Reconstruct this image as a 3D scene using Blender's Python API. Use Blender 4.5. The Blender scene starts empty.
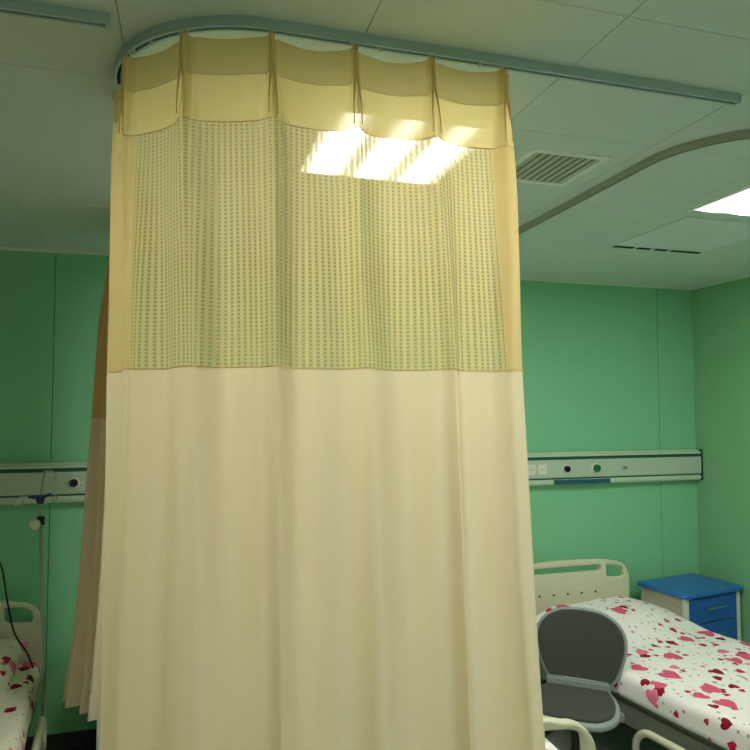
import bpy, bmesh, math, random
from mathutils import Vector, Matrix, noise
PI = math.pi
random.seed(5)
C = bpy.context.scene.collection
H = 1.85      # lens height
CZ = 2.70     # ceiling height
XR, YB = 3.443, 3.86   # right wall, back wall
XL, YF = -3.9, -3.2

# ---------------------------------------------------------------- materials
def lin(r, g, b):
    f = lambda c: (c/255/12.92) if c/255 <= .04045 else ((c/255+.055)/1.055)**2.4
    return (f(r), f(g), f(b), 1)

def mat(name, col, rough=.5, metal=0., var=0., vscale=8., bump=0., bscale=60., spec=.5):
    m = bpy.data.materials.new(name); m.use_nodes = True
    nt = m.node_tree; b = nt.nodes['Principled BSDF']
    b.inputs['Base Color'].default_value = col
    b.inputs['Roughness'].default_value = rough
    b.inputs['Metallic'].default_value = metal
    b.inputs['Specular IOR Level'].default_value = spec
    tc = nt.nodes.new('ShaderNodeTexCoord')
    if var:
        n = nt.nodes.new('ShaderNodeTexNoise'); n.inputs['Scale'].default_value = vscale
        n.inputs['Detail'].default_value = 5
        nt.links.new(tc.outputs['Object'], n.inputs['Vector'])
        mx = nt.nodes.new('ShaderNodeMix'); mx.data_type = 'RGBA'
        mx.inputs['A'].default_value = tuple(c*(1-var) for c in col[:3])+(1,)
        mx.inputs['B'].default_value = tuple(min(1, c*(1+var)) for c in col[:3])+(1,)
        nt.links.new(n.outputs['Fac'], mx.inputs['Factor'])
        nt.links.new(mx.outputs['Result'], b.inputs['Base Color'])
    if bump:
        n2 = nt.nodes.new('ShaderNodeTexNoise'); n2.inputs['Scale'].default_value = bscale
        nt.links.new(tc.outputs['Object'], n2.inputs['Vector'])
        bp = nt.nodes.new('ShaderNodeBump'); bp.inputs['Strength'].default_value = bump
        bp.inputs['Distance'].default_value = .005
        nt.links.new(n2.outputs['Fac'], bp.inputs['Height'])
        nt.links.new(bp.outputs['Normal'], b.inputs['Normal'])
    return m

class NB:
    """tiny maths-node helper"""
    def __init__(s, nt): s.nt = nt
    def m(s, op, a, b=None, c=None):
        n = s.nt.nodes.new('ShaderNodeMath'); n.operation = op
        for i, v in enumerate((a, b, c)):
            if v is None: continue
            if isinstance(v, (int, float)): n.inputs[i].default_value = v
            else: s.nt.links.new(v, n.inputs[i])
        return n.outputs[0]
    def mix(s, f, a, b):
        n = s.nt.nodes.new('ShaderNodeMix'); n.data_type = 'RGBA'
        for k, v in (('Factor', f), ('A', a), ('B', b)):
            if isinstance(v, (tuple, float, int)): n.inputs[k].default_value = v
            else: s.nt.links.new(v, n.inputs[k])
        return n.outputs['Result']

def heart_print(name, base, shift=0.):
    m = bpy.data.materials.new(name); m.use_nodes = True
    nt = m.node_tree; b = nt.nodes['Principled BSDF']; N = NB(nt)
    b.inputs['Roughness'].default_value = .85
    b.inputs['Specular IOR Level'].default_value = .2
    uv = nt.nodes.new('ShaderNodeTexCoord').outputs['UV']
    col = base
    layers = [  # cells per metre, presence, size range, colour, dark colour, offset, shape
        (22., .35, .08, .12, lin(170, 150, 158), lin(205, 190, 196), 7.3, 'dot'),
        (15., .30, .10, .14, lin(225, 120, 140), lin(190, 40, 70), 3.1, 'heart'),
        (9.5, .36, .13, .13, lin(205, 35, 75), lin(140, 20, 45), 11.7, 'heart'),
        (6.2, .32, .13, .16, lin(240, 130, 160), lin(225, 95, 130), 19.9, 'heart'),
        (7.0, .14, .12, .10, lin(60, 50, 55), lin(130, 30, 50), 27.4, 'dash'),
    ]
    for k, pres, r0, r1, c1, c2, off, kind in layers:
        mp = nt.nodes.new('ShaderNodeMapping')
        mp.inputs['Scale'].default_value = (k, k, 1)
        mp.inputs['Location'].default_value = (off+shift, off*1.7+shift, 0)
        nt.links.new(uv, mp.inputs['Vector'])
        vo = nt.nodes.new('ShaderNodeTexVoronoi'); vo.voronoi_dimensions = '2D'
        vo.inputs['Scale'].default_value = 1; vo.inputs['Randomness'].default_value = .75
        nt.links.new(mp.outputs[0], vo.inputs['Vector'])
        sp = nt.nodes.new('ShaderNodeVectorMath'); sp.operation = 'SUBTRACT'
        nt.links.new(mp.outputs[0], sp.inputs[0]); nt.links.new(vo.outputs['Position'], sp.inputs[1])
        xyz = nt.nodes.new('ShaderNodeSeparateXYZ'); nt.links.new(sp.outputs[0], xyz.inputs[0])
        rc = nt.nodes.new('ShaderNodeSeparateColor'); nt.links.new(vo.outputs['Color'], rc.inputs[0])
        ra, rb, rg = rc.outputs[0], rc.outputs[1], rc.outputs[2]
        ang = N.m('MULTIPLY', ra, 6.283)
        ca, sa = N.m('COSINE', ang), N.m('SINE', ang)
        X = N.m('ADD', N.m('MULTIPLY', xyz.outputs[0], ca), N.m('MULTIPLY', xyz.outputs[1], sa))
        Y = N.m('SUBTRACT', N.m('MULTIPLY', xyz.outputs[1], ca), N.m('MULTIPLY', xyz.outputs[0], sa))
        size = N.m('ADD', N.m('MULTIPLY', rb, r1), r0)
        X = N.m('DIVIDE', X, size); Y = N.m('DIVIDE', Y, size)
        if kind == 'heart':
            Y = N.m('SUBTRACT', N.m('ADD', Y, .3), N.m('MULTIPLY', N.m('SQRT', N.m('ABSOLUTE', X)), .75))
        elif kind == 'dash':
            Y = N.m('MULTIPLY', N.m('ADD', Y, N.m('MULTIPLY', N.m('MULTIPLY', X, X), .35)), 6.)
            X = N.m('MULTIPLY', X, .8)
        d = N.m('ADD', N.m('MULTIPLY', X, X), N.m('MULTIPLY', Y, Y))
        inside = N.m('LESS_THAN', d, 1.)
        on = N.m('LESS_THAN', rg, pres)
        f = N.m('MULTIPLY', inside, on)
        cc = N.mix(N.m('GREATER_THAN', rb, .5), c1, c2)
        col = N.mix(f, col, cc)
    nt.links.new(col, b.inputs['Base Color'])
    return m

def cloth_mat(name, col, trans=.45, net=False, sheer=0., weave=True):
    m = bpy.data.materials.new(name); m.use_nodes = True
    nt = m.node_tree; nt.nodes.clear(); N = NB(nt)
    out = nt.nodes.new('ShaderNodeOutputMaterial')
    df = nt.nodes.new('ShaderNodeBsdfDiffuse'); tr = nt.nodes.new('ShaderNodeBsdfTranslucent')
    uv = nt.nodes.new('ShaderNodeTexCoord').outputs['UV']
    # light through overlapping folds, put into the colour as stripes along the drop
    mp = nt.nodes.new('ShaderNodeMapping'); mp.inputs['Scale'].default_value = (19, .45, 1)
    nt.links.new(uv, mp.inputs['Vector'])
    no = nt.nodes.new('ShaderNodeTexNoise'); no.inputs['Scale'].default_value = 1; no.inputs['Detail'].default_value = 4
    nt.links.new(mp.outputs[0], no.inputs['Vector'])
    a = (col[0]*.97, col[1]*.91, col[2]*.74, 1)
    b_ = (min(1, col[0]*1.04), min(1, col[1]*1.05), min(1, col[2]*1.22), 1)
    cc = N.mix(no.outputs['Fac'], a, b_)
    nt.links.new(cc, df.inputs['Color'])
    tcol = N.mix(.6, cc, tuple(c*k for c, k in zip(col[:3], (1.02, .93, .6)))+(1,))
    nt.links.new(tcol, tr.inputs['Color'])
    mx = nt.nodes.new('ShaderNodeMixShader'); mx.inputs[0].default_value = trans
    nt.links.new(df.outputs[0], mx.inputs[1]); nt.links.new(tr.outputs[0], mx.inputs[2])
    last = mx.outputs[0]
    if net or sheer:
        tp = nt.nodes.new('ShaderNodeBsdfTransparent')
        tp.inputs['Color'].default_value = (1, .97, .86, 1)
        m2 = nt.nodes.new('ShaderNodeMixShader')
        if net:
            s = nt.nodes.new('ShaderNodeSeparateXYZ'); nt.links.new(uv, s.inputs[0])
            u = N.m('SINE', N.m('MULTIPLY', s.outputs[0], 2*PI/.0122))
            v = N.m('SINE', N.m('MULTIPLY', s.outputs[1], 2*PI/.0088))
            hu = N.m('GREATER_THAN', u, .15); hv = N.m('GREATER_THAN', v, -.25)
            h = N.m('MULTIPLY', hu, hv)
            nt.links.new(N.m('ADD', N.m('ADD', N.m('MULTIPLY', h, .33), N.m('MULTIPLY', hu, .12)), .13), m2.inputs[0])
        else:
            m2.inputs[0].default_value = sheer
        nt.links.new(last, m2.inputs[1]); nt.links.new(tp.outputs[0], m2.inputs[2])
        last = m2.outputs[0]
    nt.links.new(last, out.inputs[0])
    return m

def lamp_mat(name, lo, hi):
    m = bpy.data.materials.new(name); m.use_nodes = True
    nt = m.node_tree; nt.nodes.clear(); N = NB(nt)
    out = nt.nodes.new('ShaderNodeOutputMaterial'); em = nt.nodes.new('ShaderNodeEmission')
    s = nt.nodes.new('ShaderNodeSeparateXYZ')
    nt.links.new(nt.nodes.new('ShaderNodeTexCoord').outputs['Object'], s.inputs[0])
    w = N.m('COSINE', N.m('MULTIPLY', s.outputs[0], 2*PI/.17))
    w = N.m('POWER', N.m('MULTIPLY', N.m('ADD', w, 1), .5), 2.)
    nt.links.new(N.m('ADD', N.m('MULTIPLY', w, hi-lo), lo), em.inputs['Strength'])
    em.inputs['Color'].default_value = (1, 1, .95, 1)
    nt.links.new(em.outputs[0], out.inputs[0])
    return m

M = dict(
    ceil=mat('ceiling_panel_paint', lin(212, 228, 220), .55, var=.03, vscale=2.5, spec=.35),
    gap=mat('dark_gap', lin(112, 128, 116), .9),
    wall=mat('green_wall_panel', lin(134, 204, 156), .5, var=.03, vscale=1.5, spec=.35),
    wallside=mat('green_side_wall_light_tint', lin(134, 192, 142), .5, var=.03, vscale=1.5, spec=.35),  # same panels as the back wall; their different light is put into this colour
    trim=mat('pale_trim', lin(215, 235, 215), .5),
    skirt=mat('shade_dark_skirting', lin(30, 42, 36), .5),  # shade low behind the beds is put into this very dark colour
    wallplain=mat('cream_wall_paint', lin(226, 222, 205), .6, var=.02),
    floor=mat('grey_green_floor', lin(168, 172, 164), .4, var=.06, vscale=30),
    alu=mat('brushed_aluminium', lin(186, 208, 208), .5, metal=.1),
    alu_side=mat('bronze_grey_track', lin(168, 178, 158), .5, metal=.1),
    slot=mat('track_slot_black', lin(18, 24, 20), .8),
    plastic_w=mat('off_white_plastic', lin(226, 228, 212), .4),
    bedpl=mat('beige_bed_plastic', lin(214, 212, 184), .38, var=.02),
    bedgr=mat('bed_steel_enamel', lin(118, 126, 114), .45),
    dark=mat('dark_steel', lin(34, 36, 34), .5),
    matt=mat('mattress_cover', lin(150, 165, 150), .7),
    quiltw=heart_print('heart_print_cotton', lin(246, 240, 238)),
    quiltp=heart_print('heart_print_pillowcase', lin(240, 232, 208), 4.4),
    blue=mat('blue_plastic', lin(44, 112, 192), .35, var=.04),
    blued=mat('blue_drawer_front', lin(38, 104, 188), .38, var=.03),
    cream=mat('cream_cabinet', lin(200, 196, 172), .45),
    chrome=mat('chrome', lin(215, 220, 220), .18, metal=1.),
    steel=mat('dull_steel', lin(186, 186, 168), .4, metal=.5),
    chgrey=mat('chair_grey_plastic', lin(150, 160, 156), .42),
    chpad=mat('chair_charcoal_fabric', lin(70, 74, 68), .95, var=.12, vscale=160, bump=.5, bscale=500),
    rubber=mat('black_rubber', lin(16, 17, 16), .7),
    unit=mat('unit_pale_green_enamel', lin(196, 216, 192), .4),
    unitp=mat('unit_front_panel', lin(186, 206, 184), .42, var=.02),
    groove=mat('unit_dark_green_groove', lin(28, 92, 66), .5),
    ublue=mat('unit_blue_window', lin(36, 92, 118), .35),
    black=mat('black_plastic', lin(14, 14, 15), .4),
    green=mat('green_plastic', lin(10, 120, 72), .4),
    ventd=mat('vent_slat_grey', lin(188, 196, 178), .6),
    ventin=mat('vent_inside', lin(98, 108, 96), .9),
    fix=mat('lamp_frame_white', lin(238, 246, 238), .45),
    clampb=mat('blue_clamp', lin(35, 55, 130), .45),
    access=mat('access_panel_grey', lin(226, 238, 240), .5),
    lamp=lamp_mat('lamp_diffuser', .5, 20.0),
    cloth=cloth_mat('cream_curtain_cloth', lin(253, 240, 212), .42),
    head=cloth_mat('curtain_heading_cloth', lin(232, 218, 160), .50, sheer=.012),
    tape=cloth_mat('curtain_heading_double_cloth', lin(222, 208, 150), .30),
    net=cloth_mat('curtain_net', lin(238, 224, 172), .45, net=True),
    hem=cloth_mat('curtain_side_hem_cloth', lin(240, 220, 165), .40),
)
M['pleat'] = mat('pleat_cloth_light_tint', lin(236, 202, 138), .9, spec=.1)  # orange of light through stacked layers is put into the pleat colour
M['clothfar'] = cloth_mat('far_curtain_cloth', lin(240, 228, 208), .30)  # gathered far curtain: less translucent than the front cloth
M['netfar'] = cloth_mat('far_curtain_net', lin(232, 204, 158), .35, sheer=.1)  # far curtain net: browner, evenly sheer without holes

# ---------------------------------------------------------------- helpers
def obj(name, bm, m, parent=None, smooth=False, bevel=0., segs=2):
    if bevel:
        bmesh.ops.bevel(bm, geom=[e for e in bm.edges], offset=bevel, segments=segs, affect='EDGES', clamp_overlap=True)
    bmesh.ops.recalc_face_normals(bm, faces=bm.faces) if not smooth == 'cloth' else None
    me = bpy.data.meshes.new(name); bm.to_mesh(me); bm.free()
    me.materials.append(M[m] if isinstance(m, str) else m)
    if smooth:
        for p in me.polygons: p.use_smooth = True
    elif bevel:
        me.shade_flat()
    o = bpy.data.objects.new(name, me); C.objects.link(o)
    if parent: o.parent = parent
    return o

def tag(o, label=None, cat=None, group=None, kind=None):
    for k, v in (('label', label), ('category', cat), ('group', group), ('kind', kind)):
        if v: o[k] = v
    return o

def thing(name, loc, rz, label, cat, group=None):
    o = bpy.data.objects.new(name, None); C.objects.link(o); o.empty_display_size = .1
    o.location = loc; o.rotation_euler = (0, 0, rz)
    return tag(o, label, cat, group)

def copy_tree(o, parent=None):
    c = o.copy(); C.objects.link(c)
    if parent: c.parent = parent
    for ch in list(o.children): copy_tree(ch, c)
    return c

def box(bm, x0, x1, y0, y1, z0, z1, bev=0., segs=2):
    b2 = bmesh.new()
    bmesh.ops.create_cube(b2, size=1)
    for v in b2.verts:
        v.co = Vector(((x0+x1)/2+v.co.x*(x1-x0), (y0+y1)/2+v.co.y*(y1-y0), (z0+z1)/2+v.co.z*(z1-z0)))
    if bev:
        bmesh.ops.bevel(b2, geom=list(b2.edges), offset=bev, segments=segs, affect='EDGES', clamp_overlap=True)
    me = bpy.data.meshes.new('tmp'); b2.to_mesh(me); b2.free(); bm.from_mesh(me); bpy.data.meshes.remove(me)
    return bm

def nb(): return bmesh.new()

def smooth_path(pts, n=8, closed=False):
    P = [Vector(p) for p in pts]; out = []
    N_ = len(P); rng = N_ if closed else N_-1
    for i in range(rng):
        if closed: a, b, c, d = P[(i-1) % N_], P[i], P[(i+1) % N_], P[(i+2) % N_]
        else: a, b, c, d = P[max(0, i-1)], P[i], P[i+1], P[min(N_-1, i+2)]
        for k in range(n):
            t = k/n
            out.append(.5*((2*b)+(c-a)*t+(2*a-5*b+4*c-d)*t*t+(3*b-a-3*c+d)*t**3))
    if not closed: out.append(P[-1])
    return out

def sweep(bm, path, prof, closed=False, cap=True, up=Vector((0, 0, 1))):
    """sweep a closed 2D profile (side, up) along a path"""
    n = len(path); rings = []
    for i, p in enumerate(path):
        a = path[(i-1) % n] if (closed or i > 0) else p
        b = path[(i+1) % n] if (closed or i < n-1) else p
        t = (b-a).normalized()
        u0 = up if abs(t.dot(up)) < .97 else Vector((0, 1, 0)) if abs(t.y) < .9 else Vector((1, 0, 0))
        side = t.cross(u0).normalized(); uu = side.cross(t).normalized()
        rings.append([bm.verts.new(p+side*s+uu*w) for s, w in prof])
    m = len(prof)
    for i in range(n if closed else n-1):
        r, q = rings[i], rings[(i+1) % n]
        for k in range(m):
            bm.faces.new((r[k], r[(k+1) % m], q[(k+1) % m], q[k]))
    if cap and not closed:
        bm.faces.new(rings[0][::-1]); bm.faces.new(rings[-1])
    return bm

def tube(bm, path, r, seg=10, closed=False):
    """parallel-transport round tube"""
    path = [Vector(p) for p in path]; n = len(path)
    t0 = (path[1]-path[0]).normalized()
    ref = Vector((0, 0, 1)) if abs(t0.z) < .9 else Vector((1, 0, 0))
    side = t0.cross(ref).normalized(); rings = []
    for i, p in enumerate(path):
        a = path[(i-1) % n] if (closed or i > 0) else p
        b = path[(i+1) % n] if (closed or i < n-1) else p
        t = (b-a).normalized()
        side = (side-t*side.dot(t)).normalized(); uu = t.cross(side)
        rr = r[i] if isinstance(r, (list, tuple)) else r
        rings.append([bm.verts.new(p+(side*math.cos(2*PI*k/seg)+uu*math.sin(2*PI*k/seg))*rr) for k in range(seg)])
    for i in range(n if closed else n-1):
        q0, q1 = rings[i], rings[(i+1) % n]
        for k in range(seg): bm.faces.new((q0[k], q0[(k+1) % seg], q1[(k+1) % seg], q1[k]))
    if not closed:
        bm.faces.new(rings[0][::-1]); bm.faces.new(rings[-1])
    return bm

def disc_lathe(bm, prof, origin, axis='z', seg=24):
    """prof: (radius, height) list, turned about an axis through origin"""
    o = Vector(origin); rings = []
    for r, h in prof:
        ring = []
        for k in range(seg):
            a = 2*PI*k/seg; c, s = math.cos(a)*r, math.sin(a)*r
            v = {'z': Vector((c, s, h)), 'y': Vector((c, h, s)), 'x': Vector((h, c, s))}[axis]
            ring.append(bm.verts.new(o+v))
        rings.append(ring)
    for a, b in zip(rings, rings[1:]):
        for k in range(seg): bm.faces.new((a[k], a[(k+1) % seg], b[(k+1) % seg], b[k]))
    bm.faces.new(rings[0][::-1]); bm.faces.new(rings[-1])
    return bm

def rrect(x0, x1, y0, y1, r, n=6):
    pts = []
    for cx, cy, a0 in ((x1-r, y1-r, 0), (x0+r, y1-r, PI/2), (x0+r, y0+r, PI), (x1-r, y0+r, 1.5*PI)):
        for k in range(n+1):
            a = a0+PI/2*k/n; pts.append((cx+r*math.cos(a), cy+r*math.sin(a)))
    return pts

def plate(name, outlines, depth, bev, m, parent, rot=None, loc=(0, 0, 0)):
    """flat shape with holes: 2D curve (x,y) extruded and bevelled, turned to a mesh"""
    cu = bpy.data.curves.new(name+'_c', 'CURVE'); cu.dimensions = '2D'; cu.fill_mode = 'BOTH'
    cu.extrude = depth/2-bev; cu.bevel_depth = bev; cu.bevel_resolution = 3; cu.offset = -bev
    for ol in outlines:
        sp = cu.splines.new('POLY'); sp.points.add(len(ol)-1); sp.use_cyclic_u = True
        for q, (x, y) in zip(sp.points, ol): q.co = (x, y, 0, 1)
    t = bpy.data.objects.new(name+'_c', cu)
    me = bpy.data.meshes.new_from_object(t)
    bpy.data.objects.remove(t)
    me.transform((rot or Matrix.Rotation(PI/2, 4, 'X')))
    me.transform(Matrix.Translation(loc))
    me.materials.clear(); me.materials.append(M[m])
    for p in me.polygons: p.use_smooth = False
    me.name = name
    o = bpy.data.objects.new(name, me); C.objects.link(o); o.parent = parent
    return o

# ---------------------------------------------------------------- room
bm = nb(); box(bm, XL-.1, XR+.1, YF-.1, YB+.1, -.1, 0)
tag(obj('floor', bm, 'floor'), kind='structure')
bm = nb()                                    # ceiling: panels with a narrow joint
px, py = .5325, .59
gx0, gy0 = -.154, 1.19
i = -8
while gx0+px*i < XR:
    x0, x1 = max(XL, gx0+px*i), min(XR, gx0+px*(i+1)); j = -8
    while gy0+py*j < YB:
        y0, y1 = max(YF, gy0+py*j), min(YB, gy0+py*(j+1))
        if x1-x0 > .01 and y1-y0 > .01:
            box(bm, x0+.0012, x1-.0012, y0+.0008, y1-.0008, CZ, CZ+.03)
        j += 1
    i += 1
ce = tag(obj('ceiling', bm, 'ceil'), kind='structure')
bm = nb(); box(bm, XL-.1, XR+.1, YF-.1, YB+.1, CZ+.006, CZ+.1); obj('ceiling_backing', bm, 'gap', ce)
bm = nb()                                    # back wall: wide panels with joints
xs = [XL-.1, -3.23, -1.96, -.69, .58, 1.86, 3.145, XR+.1]
for a, b in zip(xs, xs[1:]): box(bm, a+.002, b-.002, YB, YB+.05, 0, CZ+.02)
w = tag(obj('wall_back', bm, 'wall'), kind='structure')
bm = nb(); box(bm, XL-.1, XR+.1, YB+.004, YB+.1, 0, CZ+.05); obj('wall_backing', bm, 'groove', w)
bm = nb()
ys = [YF-.1, -2.1, -.8, .5, 1.8, 3.0, YB]
for a, b in zip(ys, ys[1:]): box(bm, XR, XR+.05, a+.0015, b-.0015, 0, CZ+.02)
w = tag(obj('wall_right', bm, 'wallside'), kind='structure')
bm = nb(); box(bm, XR+.004, XR+.1, YF-.1, YB, 0, CZ+.05); obj('wall_backing', bm, 'groove', w)
bm = nb(); box(bm, XL-.1, XL, YF-.1, YB, 0, CZ+.05); tag(obj('wall_left', bm, 'wallplain'), kind='structure')
bm = nb(); box(bm, XL, XR, YF-.1, YF, 0, CZ+.05); tag(obj('wall_front', bm, 'wallplain'), kind='structure')
bm = nb(); box(bm, XL, XR, YB-.014, YB, CZ-.014, CZ)
tag(obj('trim_1', bm, 'trim'), kind='structure')
bm = nb(); box(bm, XR-.014, XR, YF, YB-.014, CZ-.014, CZ)
tag(obj('trim_2', bm, 'trim'), kind='structure')
bm = nb(); box(bm, XL, XR, YB-.012, YB, 0, .15); tag(obj('baseboard_back', bm, 'skirt'), kind='structure')
bm = nb(); box(bm, XR-.012, XR, YF, YB-.012, 0, .15); tag(obj('baseboard_right', bm, 'skirt'), kind='structure')

# ---------------------------------------------------------------- ceiling fittings
def lamp(x, y, label, s=.545):
    t = thing('ceiling_light', (x, y, CZ), 0, label, 'ceiling light', 'square light panels in the ceiling')
    bm = nb(); h = s/2
    for a in ((-h, h, -h, -h+.018), (-h, h, h-.018, h), (-h, -h+.018, -h+.018, h-.018), (h-.018, h, -h+.018, h-.018)):
        box(bm, *a, -.006, 0)
    obj('frame', bm, 'fix', t)
    bm = nb(); box(bm, -h+.018, h-.018, -h+.018, h-.018, -.003, -.0005); obj('diffuser', bm, 'lamp', t)
    return t
lamp(.633, 2.05, 'bright square ceiling light shining through the net of the front curtain')
lamp(2.325, 2.045, 'bright square ceiling light at the right edge, before the grey ceiling grille')
lamp(.633, -.31, 'unseen square ceiling light added behind the camera to light the curtain front')  # out-of-view lamp, added to brighten the front of the curtain
lamp(2.325, -.31, 'unseen square ceiling light added behind and right of the camera for frontal light')  # second out-of-view lamp, added for more frontal light

t = thing('air_vent', (1.222, 2.04, CZ), 0, 'small square slatted air vent in the ceiling beside the curtain track', 'air vent')
bm = nb(); h = .147
for a in ((-h, h, -h, -h+.022), (-h, h, h-.022, h), (-h, -h+.022, -h+.022, h-.022), (h-.022, h, -h+.022, h-.022)):
    box(bm, *a, -.006, 0)
obj('frame', bm, 'fix', t)
bm = nb(); box(bm, -h+.02, h-.02, -h+.02, h-.02, -.0006, .0); obj('backing', bm, 'ventin', t)
for k in range(9):
    x = -h+.034+k*.0283
    bm = nb(); box(bm, x-.0095, x+.0095, -h+.022, h-.022, -.0052, -.0012)
    obj('slat', bm, 'ventd', t)

t = thing('ceiling_grille', (2.405, 2.685, CZ), 0, 'flush grey ceiling panel with a dotted slot, behind the right light', 'ceiling grille')
bm = nb(); box(bm, -.275, .275, -.285, .275, -.004, 0, .0015); obj('panel', bm, 'access', t)
for k in range(26):
    x = -.262+k*.021
    if random.random() < .12: continue
    bm = nb(); box(bm, x-.0075, x+.0075, .242, .268, -.0075, -.0036); obj('slot', bm, 'slot', t)

# ---------------------------------------------------------------- curtain tracks
R0 = .35
def arc(cx, cy, r, a0, a1, n=24):
    return [Vector((cx+r*math.cos(a0+(a1-a0)*k/n), cy+r*math.sin(a0+(a1-a0)*k/n), 0)) for k in range(n+1)]
prof = [(-.011, 0), (-.011, -.023), (-.0045, -.023), (-.0045, -.016), (.0045, -.016), (.0045, -.023), (.011, -.023), (.011, 0)]
def track(path, label, m, caps):
    t = thing('curtain_track', (0, 0, CZ), 0, label, 'curtain track')
    obj('rail', sweep(nb(), path, prof), m, t)
    sl = [(-.0044, -.0168), (.0044, -.0168), (.0044, -.0158), (-.0044, -.0158)]
    obj('slot', sweep(nb(), path, sl), 'slot', t)
    for c in caps:
        bm = nb(); box(bm, c[0]-.004, c[0]+.004, c[1]-.0125, c[1]+.0125, -.0245, 0, .001)
        obj('end_cap', bm, 'alu', t)
    return t
ACX, ACY = .172, 1.770
main_path = [Vector((x, 1.420, 0)) for x in (1.425, 1.2, .9, .6, .3)]+arc(ACX, ACY, R0, -PI/2, -PI, 30)+[Vector((-.178, y, 0)) for y in (2.1, 2.5, 3., 3.5, 3.8)]
track(main_path, 'long grey curtain track curving round the middle bay, carrying the cream curtain', 'alu', [(1.428, 1.420)])
track([Vector((x, 1.497, 0)) for x in (-.178, -.8, -1.4)]+arc(-1.55, 1.847, R0, -PI/2, -PI, 30)+[Vector((-1.9, 3.8, 0))],
      'bare grey curtain track over the left bay, ending beside the curtain', 'alu', [(-.176, 1.497)])
track([Vector((1.505, y, 0)) for y in (3.8, 3.2, 2.7, 2.3, 2.0)]+arc(1.855, 1.875, R0, PI, 1.5*PI, 30)+[Vector((x, 1.525, 0)) for x in (2.4, 3.0, 3.4)],
      'bare bronze grey curtain track curving over the right bay', 'alu_side', [])

# ---------------------------------------------------------------- curtains
LAM = .185; SL = .565      # hook spacing; length of straight run from X=.745 to the bend
def on_track(s):
    """point and outward normal at arclength s; s=0 is the right end of the front curtain"""
    if s < SL: return Vector((.737-s, 1.420, 0)), Vector((0, -1, 0))
    a = (s-SL)/R0
    if a < PI/2:
        return Vector((ACX-R0*math.sin(a), ACY-R0*math.cos(a), 0)), Vector((-math.sin(a), -math.cos(a), 0))
    return Vector((-.178, ACY+(s-SL-R0*PI/2), 0)), Vector((-1, 0, 0))
def sstep(a, b, x):
    t = max(0, min(1, (x-a)/(b-a))); return t*t*(3-2*t)
S0, S1 = -.008, 1.235
ZT, ZB = 2.667, .50
PH = [random.uniform(-.5, .5) for _ in range(40)]
def cloth_pt(s, d):
    """d: distance below the heading top"""
    ph = (s-.015)/LAM
    k = round(ph); q = ph-k                # distance to the nearest hook, in spacings
    lo = sstep(.10, .75, d)
    # spread of the skirt
    u = (s-S0)/(S1-S0)
    flare = (.002*sstep(0, .2, d)+.090*min(1, d/1.62)**1.15)*(1-u)**1.6
    ss = s-flare
    p, n = on_track(ss)
    wob = .22*noise.noise(Vector((s*4, d*.5, 1.7)))
    ph2 = ph+wob*(.3+lo)
    # heading: narrow pinch at each hook, soft bow between
    wdt = .035+.10*sstep(.03, .30, d)
    pinch = math.exp(-(q/wdt)**2)*(.020+.006*sstep(.05, .2, d))*(1-.75*lo)
    crease = -math.exp(-((q+.055+.05*d)/.02)**2)*.007*(1-lo)
    bow = .009*(1-math.cos(2*PI*ph2))/2*(1-lo)
    deep = .022*math.cos(2*PI*ph2)*lo*(.65+.5*sstep(.4, 2., d))
    mid = .009*math.cos(4*PI*ph2+1.3+2.2*noise.noise(Vector((s*3, .3, 6.))))*lo
    fine = (.0035*noise.noise(Vector((s*22, d*.7, 5.)))+.009*noise.noise(Vector((s*7, d*.5, 9.))))*(.3+lo)
    off = pinch+crease-bow+deep+mid+fine
    turn = sstep(SL+R0*.7, SL+R0*1.6, s)
    off = off*(1-.35*turn)+turn*(.001-.013*min(1, d/1.4))
    # slip the cloth sideways so that folds lean over
    side = .010*math.sin(2*PI*ph2)*lo+.004*noise.noise(Vector((s*9, d*1.5, 2.)))
    tang = Vector((-n.y, n.x, 0))
    p = p+n*off+tang*side
    g = abs(q)*2
    sag = (.006+.009*(.5+PH[(int(math.floor(ph))+3) % 40]))*(1-(1-min(1, g))**2.2)*(1-sstep(0, .05, d)*.45-sstep(.05, .16, d)*.35)
    p.z = ZT-d-sag
    return p

def cloth_part(name, m, parent, fn, s0, s1, d0, d1, ds=.0035, dd=.02):
    ns = max(2, int((s1-s0)/ds)); nd = max(2, int(round((d1-d0)/dd)))
    bm = nb(); uvl = bm.loops.layers.uv.new('UVMap'); g = []
    for j in range(nd+1):
        d = d0+(d1-d0)*j/nd
        g.append([(bm.verts.new(fn(s0+(s1-s0)*i/ns, d)), (s0+(s1-s0)*i/ns, -d)) for i in range(ns+1)])
    for j in range(nd):
        for i in range(ns):
            c = (g[j][i], g[j+1][i], g[j+1][i+1], g[j][i+1])
            f = bm.faces.new([v for v, _ in c])
            for l, (_, uv) in zip(f.loops, c): l[uvl].uv = uv
    return obj(name, bm, m, parent, smooth='cloth')

D1, D2, D3 = .085, .192, .728            # tape, heading and net depths
cur = thing('privacy_curtain', (0, 0, 0), 0, 'large cream privacy curtain with a net top, hanging round the middle bay in front', 'curtain')
HEM_R, HEM_L = .060, .33
cloth_part('heading_tape', 'tape', cur, cloth_pt, S0, S1, 0, D1, dd=.01)
cloth_part('heading', 'head', cur, cloth_pt, S0, S1, D1, D2, dd=.01)
cloth_part('net_panel', 'net', cur, cloth_pt, S0+HEM_R, S1-HEM_L, D2, D3)
cloth_part('side_hem', 'hem', cur, cloth_pt, S0, S0+HEM_R, D2, D3)
cloth_part('side_hem', 'hem', cur, cloth_pt, S1-HEM_L, S1, D2, D3)
cloth_part('cloth_panel', 'cloth', cur, cloth_pt, S0, S1, D3, ZT-ZB, dd=.03)
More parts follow.
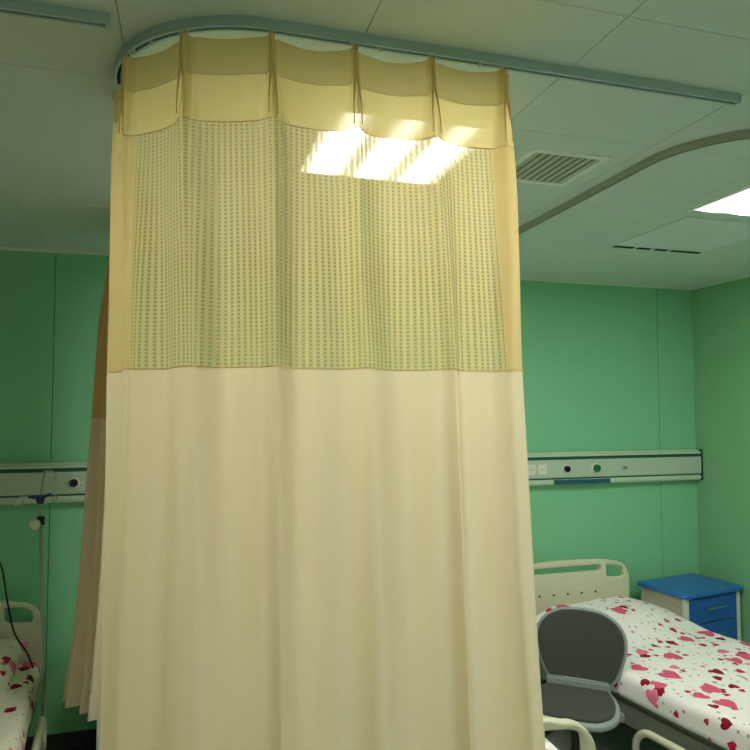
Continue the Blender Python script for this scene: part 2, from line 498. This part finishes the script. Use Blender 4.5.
# sewn seam lines, slightly raised
def seam(fn, d, s0, s1, parent, m='hem', r=.0011):
    n = int((s1-s0)/.006)
    pts = [fn(s0+(s1-s0)*i/n, d) for i in range(n+1)]
    return obj('seam', tube(nb(), pts, r, 5), m, parent, smooth=True)
seam(cloth_pt, D3, S0, S1, cur); seam(cloth_pt, D2, S0, S1, cur); seam(cloth_pt, D1, S0, S1, cur, 'tape', .0007)
for k in range(6):                          # pinched, sewn pleats under each hook
    s = .015+LAM*k
    for q in (-1, 1):
        pts, rad = [], []
        for i in range(15):
            d = .004+.180*i/14
            c = cloth_pt(s, d); _, n = on_track(s)
            sp_ = .0022+.007*sstep(.05, .16, d)
            pts.append(c+n*.002+Vector((-n.y, n.x, 0))*q*sp_); rad.append(.0036*(1-.65*sstep(.06, .16, d)))
        obj('pleat', tube(nb(), pts, rad, 8), 'pleat', cur, smooth=True)
for k in range(7):                          # hooks and their runners
    s = .015+LAM*k
    p, n = on_track(s)
    bm = nb(); q = Vector((p.x, p.y, 2.678)); c = cloth_pt(s, .02)
    box(bm, q.x-.005, q.x+.005, q.y-.004, q.y+.004, 2.672, 2.686, .001)
    tube(bm, smooth_path([(q.x, q.y, 2.674), (q.x, q.y-.004, 2.667), (c.x, c.y+.003, 2.662), (c.x, c.y, 2.640)], 4), .0012, 6)
    obj('hook', bm, 'plastic_w', cur)
tr2 = [.07, .32, .86, .93]                  # spare runners
for s in tr2:
    p, n = on_track(s); bm = nb()
    box(bm, p.x-.004, p.x+.004, p.y-.0035, p.y+.0035, 2.668, 2.686, .001)
    obj('runner', bm, 'plastic_w', cur)

# far curtain gathered near the wall end of the same track
def far_pt(s, d):
    """s 0..1 across the gathered bundle; d below its top"""
    y = 2.93+.45*s
    amp = .020+.028*sstep(0, .5, d)
    nf = 5.
    fl = sstep(-.02, .15, d)*.153+.036*(d/1.1)+.016*(d/1.1)**2
    x = -.175-fl*(.45+.55*sstep(0, .65, s)) + amp*math.cos(2*PI*nf*s+.6)*(1+.3*noise.noise(Vector((s*6, d, 3.))))
    y += .015*math.sin(4*PI*nf*s)+(.10*(s-.4))*sstep(.2, 2, d)
    z = 2.667-d*1.015+.07*sstep(1.5, 2.1, d)*(1-s)
    return Vector((x, y, z))
fc = thing('privacy_curtain', (0, 0, 0), 0, 'bunched dull cream curtain hanging against the back wall, left of the big curtain', 'curtain')
cloth_part('heading', 'tape', fc, far_pt, 0, 1, 0, .165, ds=.004)
cloth_part('net_panel', 'netfar', fc, far_pt, 0, 1, .165, .85, ds=.004)
cloth_part('cloth_panel', 'clothfar', fc, far_pt, 0, 1, .85, 1.99, ds=.004)
cloth_part('hem_band', 'clothfar', fc, lambda s, d: far_pt(s, d)+Vector((-.004, -.004, 0)), 0, 1, 1.99, 2.10, ds=.004)
for k in range(5):
    bm = nb(); y = 3.02+.11*k; box(bm, -.180, -.170, y-.004, y+.004, 2.655, 2.686, .001)
    obj('hook', bm, 'plastic_w', fc)

# ---------------------------------------------------------------- bed-head service unit
t = thing('bed_head_unit', (0, YB, 1.355), 0, 'long pale green service rail with gas outlets running along the back wall', 'wall unit')
X0, X1 = -3.5, XR-.006
def prof_box(name, y, z0, z1, m, x0=X0, x1=X1, bev=.006):
    bm = nb(); box(bm, x0, x1, -y, 0, z0, z1, bev); return obj(name, bm, m, t)
prof_box('housing', .052, .004, .200, 'groove', bev=.004)
prof_box('top_cover', .064, .168, .208, 'unit', bev=.013)
prof_box('front_panel', .058, .044, .160, 'unitp', bev=.004)
prof_box('bottom_cover', .062, 0, .034, 'unit', bev=.009)
bm = nb(); box(bm, 2.28, 2.70, -.0655, -.04, .003, .031, .002); obj('blue_window', bm, 'ublue', t)['label'] = 'blue strip in the bottom cover'
def outlet(x, m, r=.020):
    bm = nb(); disc_lathe(bm, [(r*1.35, -.058), (r*1.35, -.063), (r*1.2, -.066)], (x, 0, .102), 'y', 24)
    o = obj('gas_outlet', bm, 'plastic_w' if r > .012 else 'steel', t)
    bm = nb(); disc_lathe(bm, [(r, -.064), (r, -.082), (r*.86, -.086), (r*.5, -.086), (r*.45, -.078), (r*.1, -.078)], (x, 0, .102), 'y', 24)
    c = obj('outlet_socket', bm, m, o); c['label'] = {'black': 'black round socket', 'green': 'green round socket'}.get(m, 'small steel socket')
    bm = nb(); box(bm, x+r*1.6, x+r*1.6+.012, -.064, -.056, .096, .108, .002); obj('outlet_tag', bm, 'plastic_w', o)
outlet(2.372, 'black'); outlet(2.592, 'green', .024); outlet(2.81, 'steel', .010)
outlet(-.565, 'black', .021)
for x in (2.12, 2.20):
    bm = nb(); box(bm, x-.031, x+.031, -.0615, -.055, .070, .134, .003); o = obj('socket_plate', bm, 'plastic_w', t)
    bm = nb()
    for dx in (-.009, .009): box(bm, x+dx-.0015, x+dx+.0015, -.0622, -.061, .094, .106)
    obj('socket_slots', bm, 'black', o)
bm = nb(); box(bm, X1, X1+.005, -.066, 0, -.002, .21, .002); obj('end_cap', bm, 'groove', t)

# ---------------------------------------------------------------- beds
W = .46
def make_bed(label):
    t = thing('hospital_bed', (0, 0, 0), 0, label, 'bed', 'hospital beds standing head to the wall')
    def panel(name, y, top, deep=0.):
        outer = []
        z0 = .36
        def arch(x): return top-.028*(abs(x)/W)**2
        outer += [(-W+.02, z0), (W-.02, z0), (W, z0+.05), (W, top-.14)]
        for k in range(1, 9):
            a = PI/2*k/8; outer.append((W-.11+.11*math.cos(a), top-.138+.112*math.sin(a)))
        for k in range(1, 12):
            x = (W-.11)*(1-2*k/12); outer.append((x, arch(x)))
        for k in range(0, 9):
            a = PI/2+PI/2*k/8; outer.append((-W+.11+.11*math.cos(a), top-.138+.112*math.sin(a)))
        outer += [(-W, z0+.05)]
        slot = rrect(-.245, .245, top-.078, top-.040, .018)
        def ear(s):
            q = [(.285, top-.045), (.375, top-.052)]
            for k in range(0, 7):
                a = PI/2-PI/2*k/6; q.append((.372+.045*math.cos(a), top-.100+.045*math.sin(a)))
            q += [(.418, top-.118-deep), (.405, top-.128-deep), (.305, top-.124-deep), (.290, top-.112-deep)]
            return [(s*x, z) for x, z in q]
        o = plate(name, [outer, slot, ear(1), ear(-1)], .036, .011, 'bedpl', t, loc=(0, y, 0))
        for x in (-.2, -.1, .0, .1, .2):
            bm = nb(); disc_lathe(bm, [(.007, 0), (.007, -.0025), (.004, -.003)], (x, y-.018, top-.205), 'y', 12)
            obj('screw', bm, 'dark', o)
        return o
    hp = panel('head_panel', -.02, .895); hp.rotation_euler.z = -math.radians(9.5)
    panel('foot_panel', -2.03, .938, .085)
    bm = nb()                                  # frame: side beams, cross beams, deck
    for s in (-1, 1): box(bm, s*.42-.02, s*.42+.02, -2.01, -.04, .34, .41, .006)
    for y in (-.25, -.75, -1.25, -1.8): box(bm, -.42, .42, y-.02, y+.02, .345, .395, .004)
    box(bm, -.43, .43, -2.0, -.05, .405, .425, .004)
    obj('frame', bm, 'bedgr', t)
    bm = nb(); box(bm, -.43, .43, -1.99, -.045, .425, .555, .03, 3); obj('mattress', bm, 'matt', t)
    for sx in (-1, 1):
        for y in (-.22, -1.85):
            bm = nb(); tube(bm, [(sx*.38, y, .37), (sx*.38, y, .10)], .019, 12)
            l = obj('leg', bm, 'bedgr', t)
            bm = nb(); disc_lathe(bm, [(.02, -.016), (.055, -.016), (.06, -.01), (.06, .01), (.055, .016), (.02, .016)], (sx*.38, y, .06), 'x', 20)
            obj('castor', bm, 'rubber', l)
    bm = nb(); tube(bm, [(-.38, -.22, .2), (.38, -.22, .2)], .014); tube(bm, [(-.38, -1.85, .2), (.38, -1.85, .2)], .014)
    tube(bm, [(0, -.22, .2), (0, -1.85, .2)], .014); obj('under_brace', bm, 'dark', t)
    for sx in (-1, 1):                         # folded-down side rails
        x = sx*.500
        y0, y1 = -1.90, -1.01
        pth = smooth_path([(x, y0, .24), (x, y0, .33), (x, y0+.05, .385), (x, y0+.13, .392), (x, (y0+y1)/2, .392), (x, y1-.13, .392), (x, y1-.05, .385), (x, y1, .33), (x, y1, .24)], 6)
        bm = nb(); tube(bm, pth, .0165, 12); r = obj('side_rail', bm, 'bedpl', t, smooth=True)
        bm = nb(); tube(bm, [(x, y0, .26), (x, y1, .26)], .013, 10)
        obj('rail_bar', bm, 'bedpl', r, smooth=True)
        for yy in (y0+.25, (y0+y1)/2, y1-.25):
            bm = nb(); tube(bm, [(x, yy, .388), (x, yy, .262)], .008, 8); obj('spindle', bm, 'bedgr', r, smooth=True)
        for yy in (y0+.2, y1-.2):
            bm = nb(); box(bm, min(x, sx*.43), max(x, sx*.43), yy-.02, yy+.02, .35, .38, .004); obj('rail_bracket', bm, 'dark', r)
    return t

def quilt(name, label, cat, loc, rz, m, bump=0., y0=-.06, y1=-1.96, hw=.45, drop=.105, fold=0., seed=0., zt=.575, group=None, hwr=None):
    """printed quilt draped over the mattress, soft wrinkles; UV in metres of cloth"""
    bm = nb(); uvl = bm.loops.layers.uv.new('UVMap')
    prof = []                                   # (x, z-drop, arclength)
    R_ = .035
    n = 64
    Lh = hw-R_+R_*PI/2+drop-R_
    g = []
    ny = 110
    for j in range(ny+1):
        y = y0+(y1-y0)*j/ny; row = []
        for i in range(n+1):
            a = (2*i/n-1)*Lh; s = -1 if a < 0 else 1; q = abs(a)
            if q < hw-R_: x, dz = q, 0
            elif q < hw-R_+R_*PI/2:
                th = (q-hw+R_)/R_; x, dz = hw-R_+R_*math.sin(th), R_*(1-math.cos(th))
            else:
                rest = q-(hw-R_+R_*PI/2); x, dz = hw+.012*rest/drop, R_+rest
            edge = 1-sstep(.55, 1., x/hw)*.75
            z = zt-dz
            top = 1-sstep(0, R_*1.2, dz)
            z += bump*sstep(y0+.0, y0-.09, y)*(1-sstep(y0-.26, y0-.60, y))*(1-.6*sstep(.5, 1., x/hw)) * (1 if dz < R_ else .8)
            z += fold*sstep(y1+.42, y1+.34, y)*(1-sstep(y1+.05, y1, y)*.6)*(1-.3*sstep(.8, 1, x/hw))
            wv = .010*noise.noise(Vector((a*5+seed, y*3, seed)))+.006*noise.noise(Vector((a*13, y*9, seed+4)))
            z += wv*(1 if top > .5 else .5)
            xx = x+(.010*noise.noise(Vector((y*7, seed, a*2)))+.004)*(1-top)
            row.append((bm.verts.new((s*xx, y, z)), (a+seed, y)))
        g.append(row)
    for j in range(ny):
        for i in range(n):
            c = (g[j][i], g[j+1][i], g[j+1][i+1], g[j][i+1])
            f = bm.faces.new([v for v, _ in c])
            for l, (_, uv) in zip(f.loops, c): l[uvl].uv = uv
    o = obj(name, bm, m, None, smooth='cloth')
    md = o.modifiers.new('thick', 'SOLIDIFY'); md.thickness = .012; md.offset = -1
    o.location = loc; o.rotation_euler = (0, 0, rz)
    return tag(o, label, cat, group)

def pillow(label, loc, rot, sx=.29, sy=.19, h=.09, m='quiltp', seed=0.):
    bm = nb(); uvl = bm.loops.layers.uv.new('UVMap'); n = 28; top, bot = [], []
    def sh(a, b):
        e = (1-abs(a)**2.6)*(1-abs(b)**2.6); return max(0, e)**.45
    for side, store in ((1, top), (-1, bot)):
        for j in range(n+1):
            row = []
            for i in range(n+1):
                a, b = 2*i/n-1, 2*j/n-1
                pin = 1-.10*(1-a*a)*abs(b)**3
                pin2 = 1-.08*(1-b*b)*abs(a)**3
                z = side*h*sh(a, b)+.008*noise.noise(Vector((a*3+seed, b*3, side)))*sh(a, b)
                row.append((bm.verts.new((a*sx*pin2, b*sy*pin, z)), (a*sx+seed+side, b*sy)))
            store.append(row)
        for j in range(n):
            for i in range(n):
                c = [store[j][i], store[j+1][i], store[j+1][i+1], store[j][i+1]]
                if side > 0: c = c[::-1]
                f = bm.faces.new([v for v, _ in c])
                for l, (_, uv) in zip(f.loops, c): l[uvl].uv = uv
    bmesh.ops.remove_doubles(bm, verts=bm.verts, dist=.0005)
    o = obj('pillow', bm, m, None, smooth='cloth'); o.location = loc; o.rotation_euler = rot
    return tag(o, label, 'pillow')

RB = math.radians(10.5)
bed = make_bed('beige hospital bed in the right bay with the grey chair beside it')
bed.location = (2.305, 3.735, 0); bed.rotation_euler = (0, 0, RB)
b2 = copy_tree(bed); b2.location = (.75, 3.835, 0); b2.rotation_euler = (0, 0, 0)
b2['label'] = 'beige hospital bed behind the big curtain, its foot panel corner poking out at bottom right'
b3 = copy_tree(bed); b3.location = (-1.155, 3.75, 0); b3.rotation_euler = (0, 0, math.radians(6))
for c in b3.children:
    if c.name.startswith('side_rail'): c.location.y = .62; c.location.z = .05
    if c.name.startswith('head_panel'): c.rotation_euler.z = -math.radians(2)
for c in b2.children:
    if c.name.startswith('head_panel'): c.rotation_euler.z = 0
b3['label'] = 'beige hospital bed at the left edge, by the drip stand'
quilt('quilt', 'white quilt with pink and red hearts on the bed behind the grey chair', 'quilt', (2.345, 3.735, 0), RB, 'quiltw', bump=.10, hw=.475, seed=.3)
quilt('quilt', 'white quilt on the curtained middle bed, just showing behind the foot panel', 'quilt', (.76, 3.835, 0), 0, 'quiltw', bump=.08, seed=2.3, fold=.20, hw=.46)
quilt('quilt', 'cream quilt with red hearts on the bed at the left edge', 'quilt', (-1.155, 3.75, 0), math.radians(6), 'quiltp', seed=5.3, bump=.02)
pillow('plump heart-print pillow against the head panel of the left bed', (-1.03, 3.53, .642), (math.radians(24), math.radians(8), math.radians(4)), seed=1.1)

# ---------------------------------------------------------------- bedside cabinets
def cabinet(loc, rz, label):
    t = thing('bedside_cabinet', loc, rz, label, 'bedside cabinet', 'blue-topped bedside cabinets')
    w, d, h = .245, .175, .715                  # half width, half depth
    plate('top', [rrect(-w-.022, w+.022, -d-.018, d+.018, .02)], .026, .007, 'blue', t, rot=Matrix.Identity(4), loc=(0, 0, h-.013))
    bm = nb()
    box(bm, -w+.012, w-.012, -d+.02, d, .09, h-.026)
    obj('body', bm, 'cream', t)
    for sx in (-1, 1):
        for sy in (-1, 1):
            bm = nb(); box(bm, sx*w-(.030 if sx > 0 else 0), sx*w+(0 if sx > 0 else .030), sy*d-(.03 if sy > 0 else 0), sy*d+(0 if sy > 0 else .03), .05, h-.026, .004)
            p = obj('corner_post', bm, 'plastic_w' if sy < 0 else 'cream', t)
            bm = nb(); disc_lathe(bm, [(.01, -.009), (.023, -.009), (.025, -.005), (.025, .005), (.023, .009), (.01, .009)], (sx*(w-.02), sy*(d-.02), .025), 'x', 14)
            obj('castor', bm, 'rubber', p)
    for sx in (-1, 1):
        bm = nb(); xx = sx*(w-.004)
        box(bm, min(xx, xx-sx*.012), max(xx, xx-sx*.012), -d+.045, d-.045, .13, h-.10, .004)
        obj('side_panel', bm, 'cream', t)
    for z0, z1, nm in ((h-.185, h-.036, 'drawer'), (h-.345, h-.195, 'drawer'), (.10, h-.355, 'door')):
        bm = nb(); box(bm, -w+.032, w-.032, -d+.001, -d+.024, z0, z1, .004); f = obj(nm, bm, 'blued', t)
        zc = (z0+z1)/2+.012 if nm == 'drawer' else z1-.06
        bm = nb(); tube(bm, smooth_path([(-.08, -d+.003, zc), (-.08, -d-.018, zc), (-.07, -d-.022, zc), (.07, -d-.022, zc), (.08, -d-.018, zc), (.08, -d+.003, zc)], 3), .005, 8)
        obj('handle', bm, 'chrome', f)
    return t
cabinet((3.145, 3.610, 0), math.radians(9), 'blue-topped bedside cabinet in the right corner beside the heart-print bed')
cabinet((-.150, 3.66, 0), 0, 'bedside cabinet half hidden behind the bunched curtain by the wall')

# ---------------------------------------------------------------- chair
ch = thing('chair', (1.745, 2.755, 0), math.radians(-38), 'grey plastic chair with charcoal padded seat and back, beside the right bed', 'chair')
def back_outline(k=1., dz=0):
    pts = []
    raw = [(.135, .0), (.165, .05), (.195, .14), (.208, .22), (.200, .29), (.170, .345), (.115, .385), (.05, .400)]
    rt = [(x*k*1.06, (z-.2)*k+.2+dz) for x, z in raw]
    full = [Vector((x, z, 0)) for x, z in rt]+[Vector((-x, z, 0)) for x, z in reversed(rt)]
    p = smooth_path(full, 5, closed=False)
    return [(v.x, v.y) for v in p]
def bend(o, k=.55):                              # wrap the back round the sitter
    for v in o.data.vertices:
        v.co.y -= k*v.co.x**2; v.co.z = .515+(v.co.z-.515)*.87
o = plate('backrest_shell', [back_outline(1.)], .022, .009, 'chgrey', ch, rot=Matrix.Rotation(PI/2-math.radians(10), 4, 'X'), loc=(.01, .215, .497))
def refine(o, n=3):
    bm = nb(); bm.from_mesh(o.data); bmesh.ops.triangulate(bm, faces=[f for f in bm.faces if len(f.verts) > 4])
    for _ in range(n):
        lng = [e for e in bm.edges if e.calc_length() > .035]
        if lng: bmesh.ops.subdivide_edges(bm, edges=lng, cuts=1); bmesh.ops.triangulate(bm, faces=[f for f in bm.faces if len(f.verts) > 4])
    bm.to_mesh(o.data); bm.free()
refine(o); bend(o)
o = plate('backrest_pad', [back_outline(.93)], .024, .010, 'chpad', ch, rot=Matrix.Rotation(PI/2-math.radians(10), 4, 'X'), loc=(.01, .197, .504))
refine(o); bend(o)
def seat_outline(k=1.):
    raw = [(.10, -.235), (.17, -.20), (.215, -.12), (.222, .0), (.205, .10), (.175, .18)]
    rt = [(x*k, y*k) for x, y in raw]
    full = [Vector((-x, y, 0)) for x, y in reversed(rt)]+[Vector((x, y, 0)) for x, y in rt]
    return [(v.x*.90, v.y*.90) for v in smooth_path(full, 5)]
o = plate('seat_shell', [seat_outline(1.)], .03, .012, 'chgrey', ch, rot=Matrix.Identity(4), loc=(0, -.02, .485)); refine(o)
o = plate('seat_pad', [seat_outline(.90)], .026, .012, 'chpad', ch, rot=Matrix.Identity(4), loc=(0, -.02, .503)); refine(o)
bm = nb()
for s in (-1, 1):
    pth = smooth_path([(s*.12, .10, .478), (s*.13, .19, .482), (s*.135, .225, .52), (s*.13, .245, .62)], 6)
    sweep(bm, pth, [(-.018, -.008), (.018, -.008), (.018, .008), (-.018, .008)])
box(bm, -.15, .15, .165, .20, .478, .53, .008)
obj('back_bracket', bm, 'chgrey', ch)
bm = nb(); disc_lathe(bm, [(.07, .455), (.07, .468), (.03, .472)], (0, 0, 0)); disc_lathe(bm, [(.016, .2), (.016, .46)], (0, 0, 0)); disc_lathe(bm, [(.026, .09), (.026, .27)], (0, 0, 0))
obj('gas_lift', bm, 'dark', ch)
bm = nb(); tube(bm, [(.05, .02, .46), (.19, .015, .455)], .005, 8); box(bm, .185, .215, -.0, .03, .43, .468, .006)
obj('height_lever', bm, 'chgrey', ch)
for k in range(5):
    a = 2*PI*k/5+.3; dx, dy = math.cos(a), math.sin(a)
    bm = nb(); tube(bm, [(0, 0, .11), (dx*.12, dy*.12, .10), (dx*.235, dy*.235, .075)], [.022, .018, .013], 8)
    l = obj('base_leg', bm, 'dark', ch)
    bm = nb(); disc_lathe(bm, [(.012, -.016), (.025, -.014), (.027, 0), (.025, .014), (.012, .016)], (dx*.235, dy*.235, .028), 'x', 14)
    obj('castor', bm, 'rubber', l)

# ---------------------------------------------------------------- drip stand
iv = thing('drip_stand', (-.600, 3.42, 0), 0, 'thin steel drip stand with hooks, standing by the left bed', 'drip stand')
tx = -.055
def ivp(z, dx=0, dy=0): return Vector((tx*z/1.5+dx, dy, z))
obj('pole', tube(nb(), [ivp(.08), ivp(1.33)], .008, 12), 'steel', iv, smooth=True)
obj('upper_rod', tube(nb(), [ivp(1.32), ivp(1.44), ivp(1.555, .022)], .0050, 10), 'steel', iv, smooth=True)
bm = nb(); disc_lathe(bm, [(.012, -.02), (.017, -.018), (.017, .018), (.012, .02)], ivp(1.325)); obj('collar', bm, 'dark', iv)
k_ = ivp(1.312, -.020)
bm = nb(); disc_lathe(bm, [(.006, .02), (.008, -.0), (.022, -.004), (.024, -.014), (.019, -.024), (.008, -.027)], k_+Vector((.0, -.008, 0)), 'y', 20)
obj('clamp_knob', bm, 'plastic_w', iv, smooth=True)
bm = nb(); c = ivp(1.425)
disc_lathe(bm, [(.010, -.022), (.014, -.018), (.020, 0), (.014, .014), (.009, .02)], c)
tube(bm, [c+Vector((-.05, 0, .012)), c+Vector((0, 0, .004)), c+Vector((.045, 0, .022))], .0065, 8)
o = obj('hook_hub', bm, 'clampb', iv); o['label'] = 'blue plastic hub'
def hook(c, s, drop=.035):
    pts = [c, c+Vector((s*.035, 0, .000)), c+Vector((s*.058, 0, -.012)), c+Vector((s*.060, 0, -.03)), c+Vector((s*.045, 0, -.04)), c+Vector((s*.026, 0, -.032)), c+Vector((s*.022, 0, -.018))]
    return obj('hook', tube(nb(), smooth_path(pts, 6), .0032, 8), 'chrome', iv, smooth=True)
hook(c+Vector((-.05, 0, .012)), -1); hook(c+Vector((.045, 0, .022)), .4); hook(ivp(1.555, .022), .75)
hook2 = obj('hook', tube(nb(), smooth_path([c, c+Vector((0, .04, .01)), c+Vector((0, .06, -.01)), c+Vector((0, .05, -.03))], 6), .0032, 8), 'chrome', iv, smooth=True)
for k in range(5):
    a = 2*PI*k/5+.9; dx, dy = math.cos(a), math.sin(a)
    bm = nb(); tube(bm, smooth_path([(0, 0, .10), (dx*.08, dy*.08, .095), (dx*.20, dy*.20, .06)], 4), .0105, 8)
    l = obj('base_leg', bm, 'steel', iv, smooth=True)
    bm = nb(); disc_lathe(bm, [(.01, -.012), (.024, -.011), (.026, 0), (.024, .011), (.01, .012)], (dx*.20, dy*.20, .026), 'x', 14)
    obj('castor', bm, 'rubber', l)

# ---------------------------------------------------------------- cord
pts = smooth_path([(-1.02, 3.80, 1.36), (-.95, 3.62, 1.17), (-0.857, 3.600, 1.103), (-0.817, 3.580, 0.930), (-0.779, 3.560, 0.782), (-0.716, 3.540, 0.684), (-0.681, 3.500, 0.625)], 8)
tag(obj('cord', tube(nb(), pts, .0042, 8), 'rubber', None, smooth=True), 'thin black cord hanging from the wall rail over the left bed', 'cord')

# ---------------------------------------------------------------- camera
f = 660.; yaw = math.radians(15.9); pit = math.radians(2.87)
F = Vector((math.sin(yaw)*math.cos(pit), math.cos(yaw)*math.cos(pit), math.sin(pit)))
Rv = Vector((math.cos(yaw), -math.sin(yaw), 0)); U = Rv.cross(F)
cam = bpy.data.cameras.new('camera'); co = bpy.data.objects.new('camera', cam); C.objects.link(co)
co.matrix_world = Matrix(((Rv.x, U.x, -F.x, 0), (Rv.y, U.y, -F.y, 0), (Rv.z, U.z, -F.z, H), (0, 0, 0, 1)))
cam.sensor_width = 36; cam.lens = 36*f/750; cam.clip_start = .02
bpy.context.scene.camera = co

# ---------------------------------------------------------------- world and view
wd = bpy.data.worlds.new('world'); bpy.context.scene.world = wd; wd.use_nodes = True
wd.node_tree.nodes['Background'].inputs[0].default_value = (.0, .0, .0, 1)
sc = bpy.context.scene
sc.view_settings.view_transform = 'Standard'; sc.view_settings.look = 'None'
sc.view_settings.gamma = 1; sc.view_settings.use_curve_mapping = False
sc.view_settings.exposure = 1.55
sc.cycles.max_bounces = 10; sc.cycles.diffuse_bounces = 6; sc.cycles.transparent_max_bounces = 16
sc.cycles.use_denoising = True
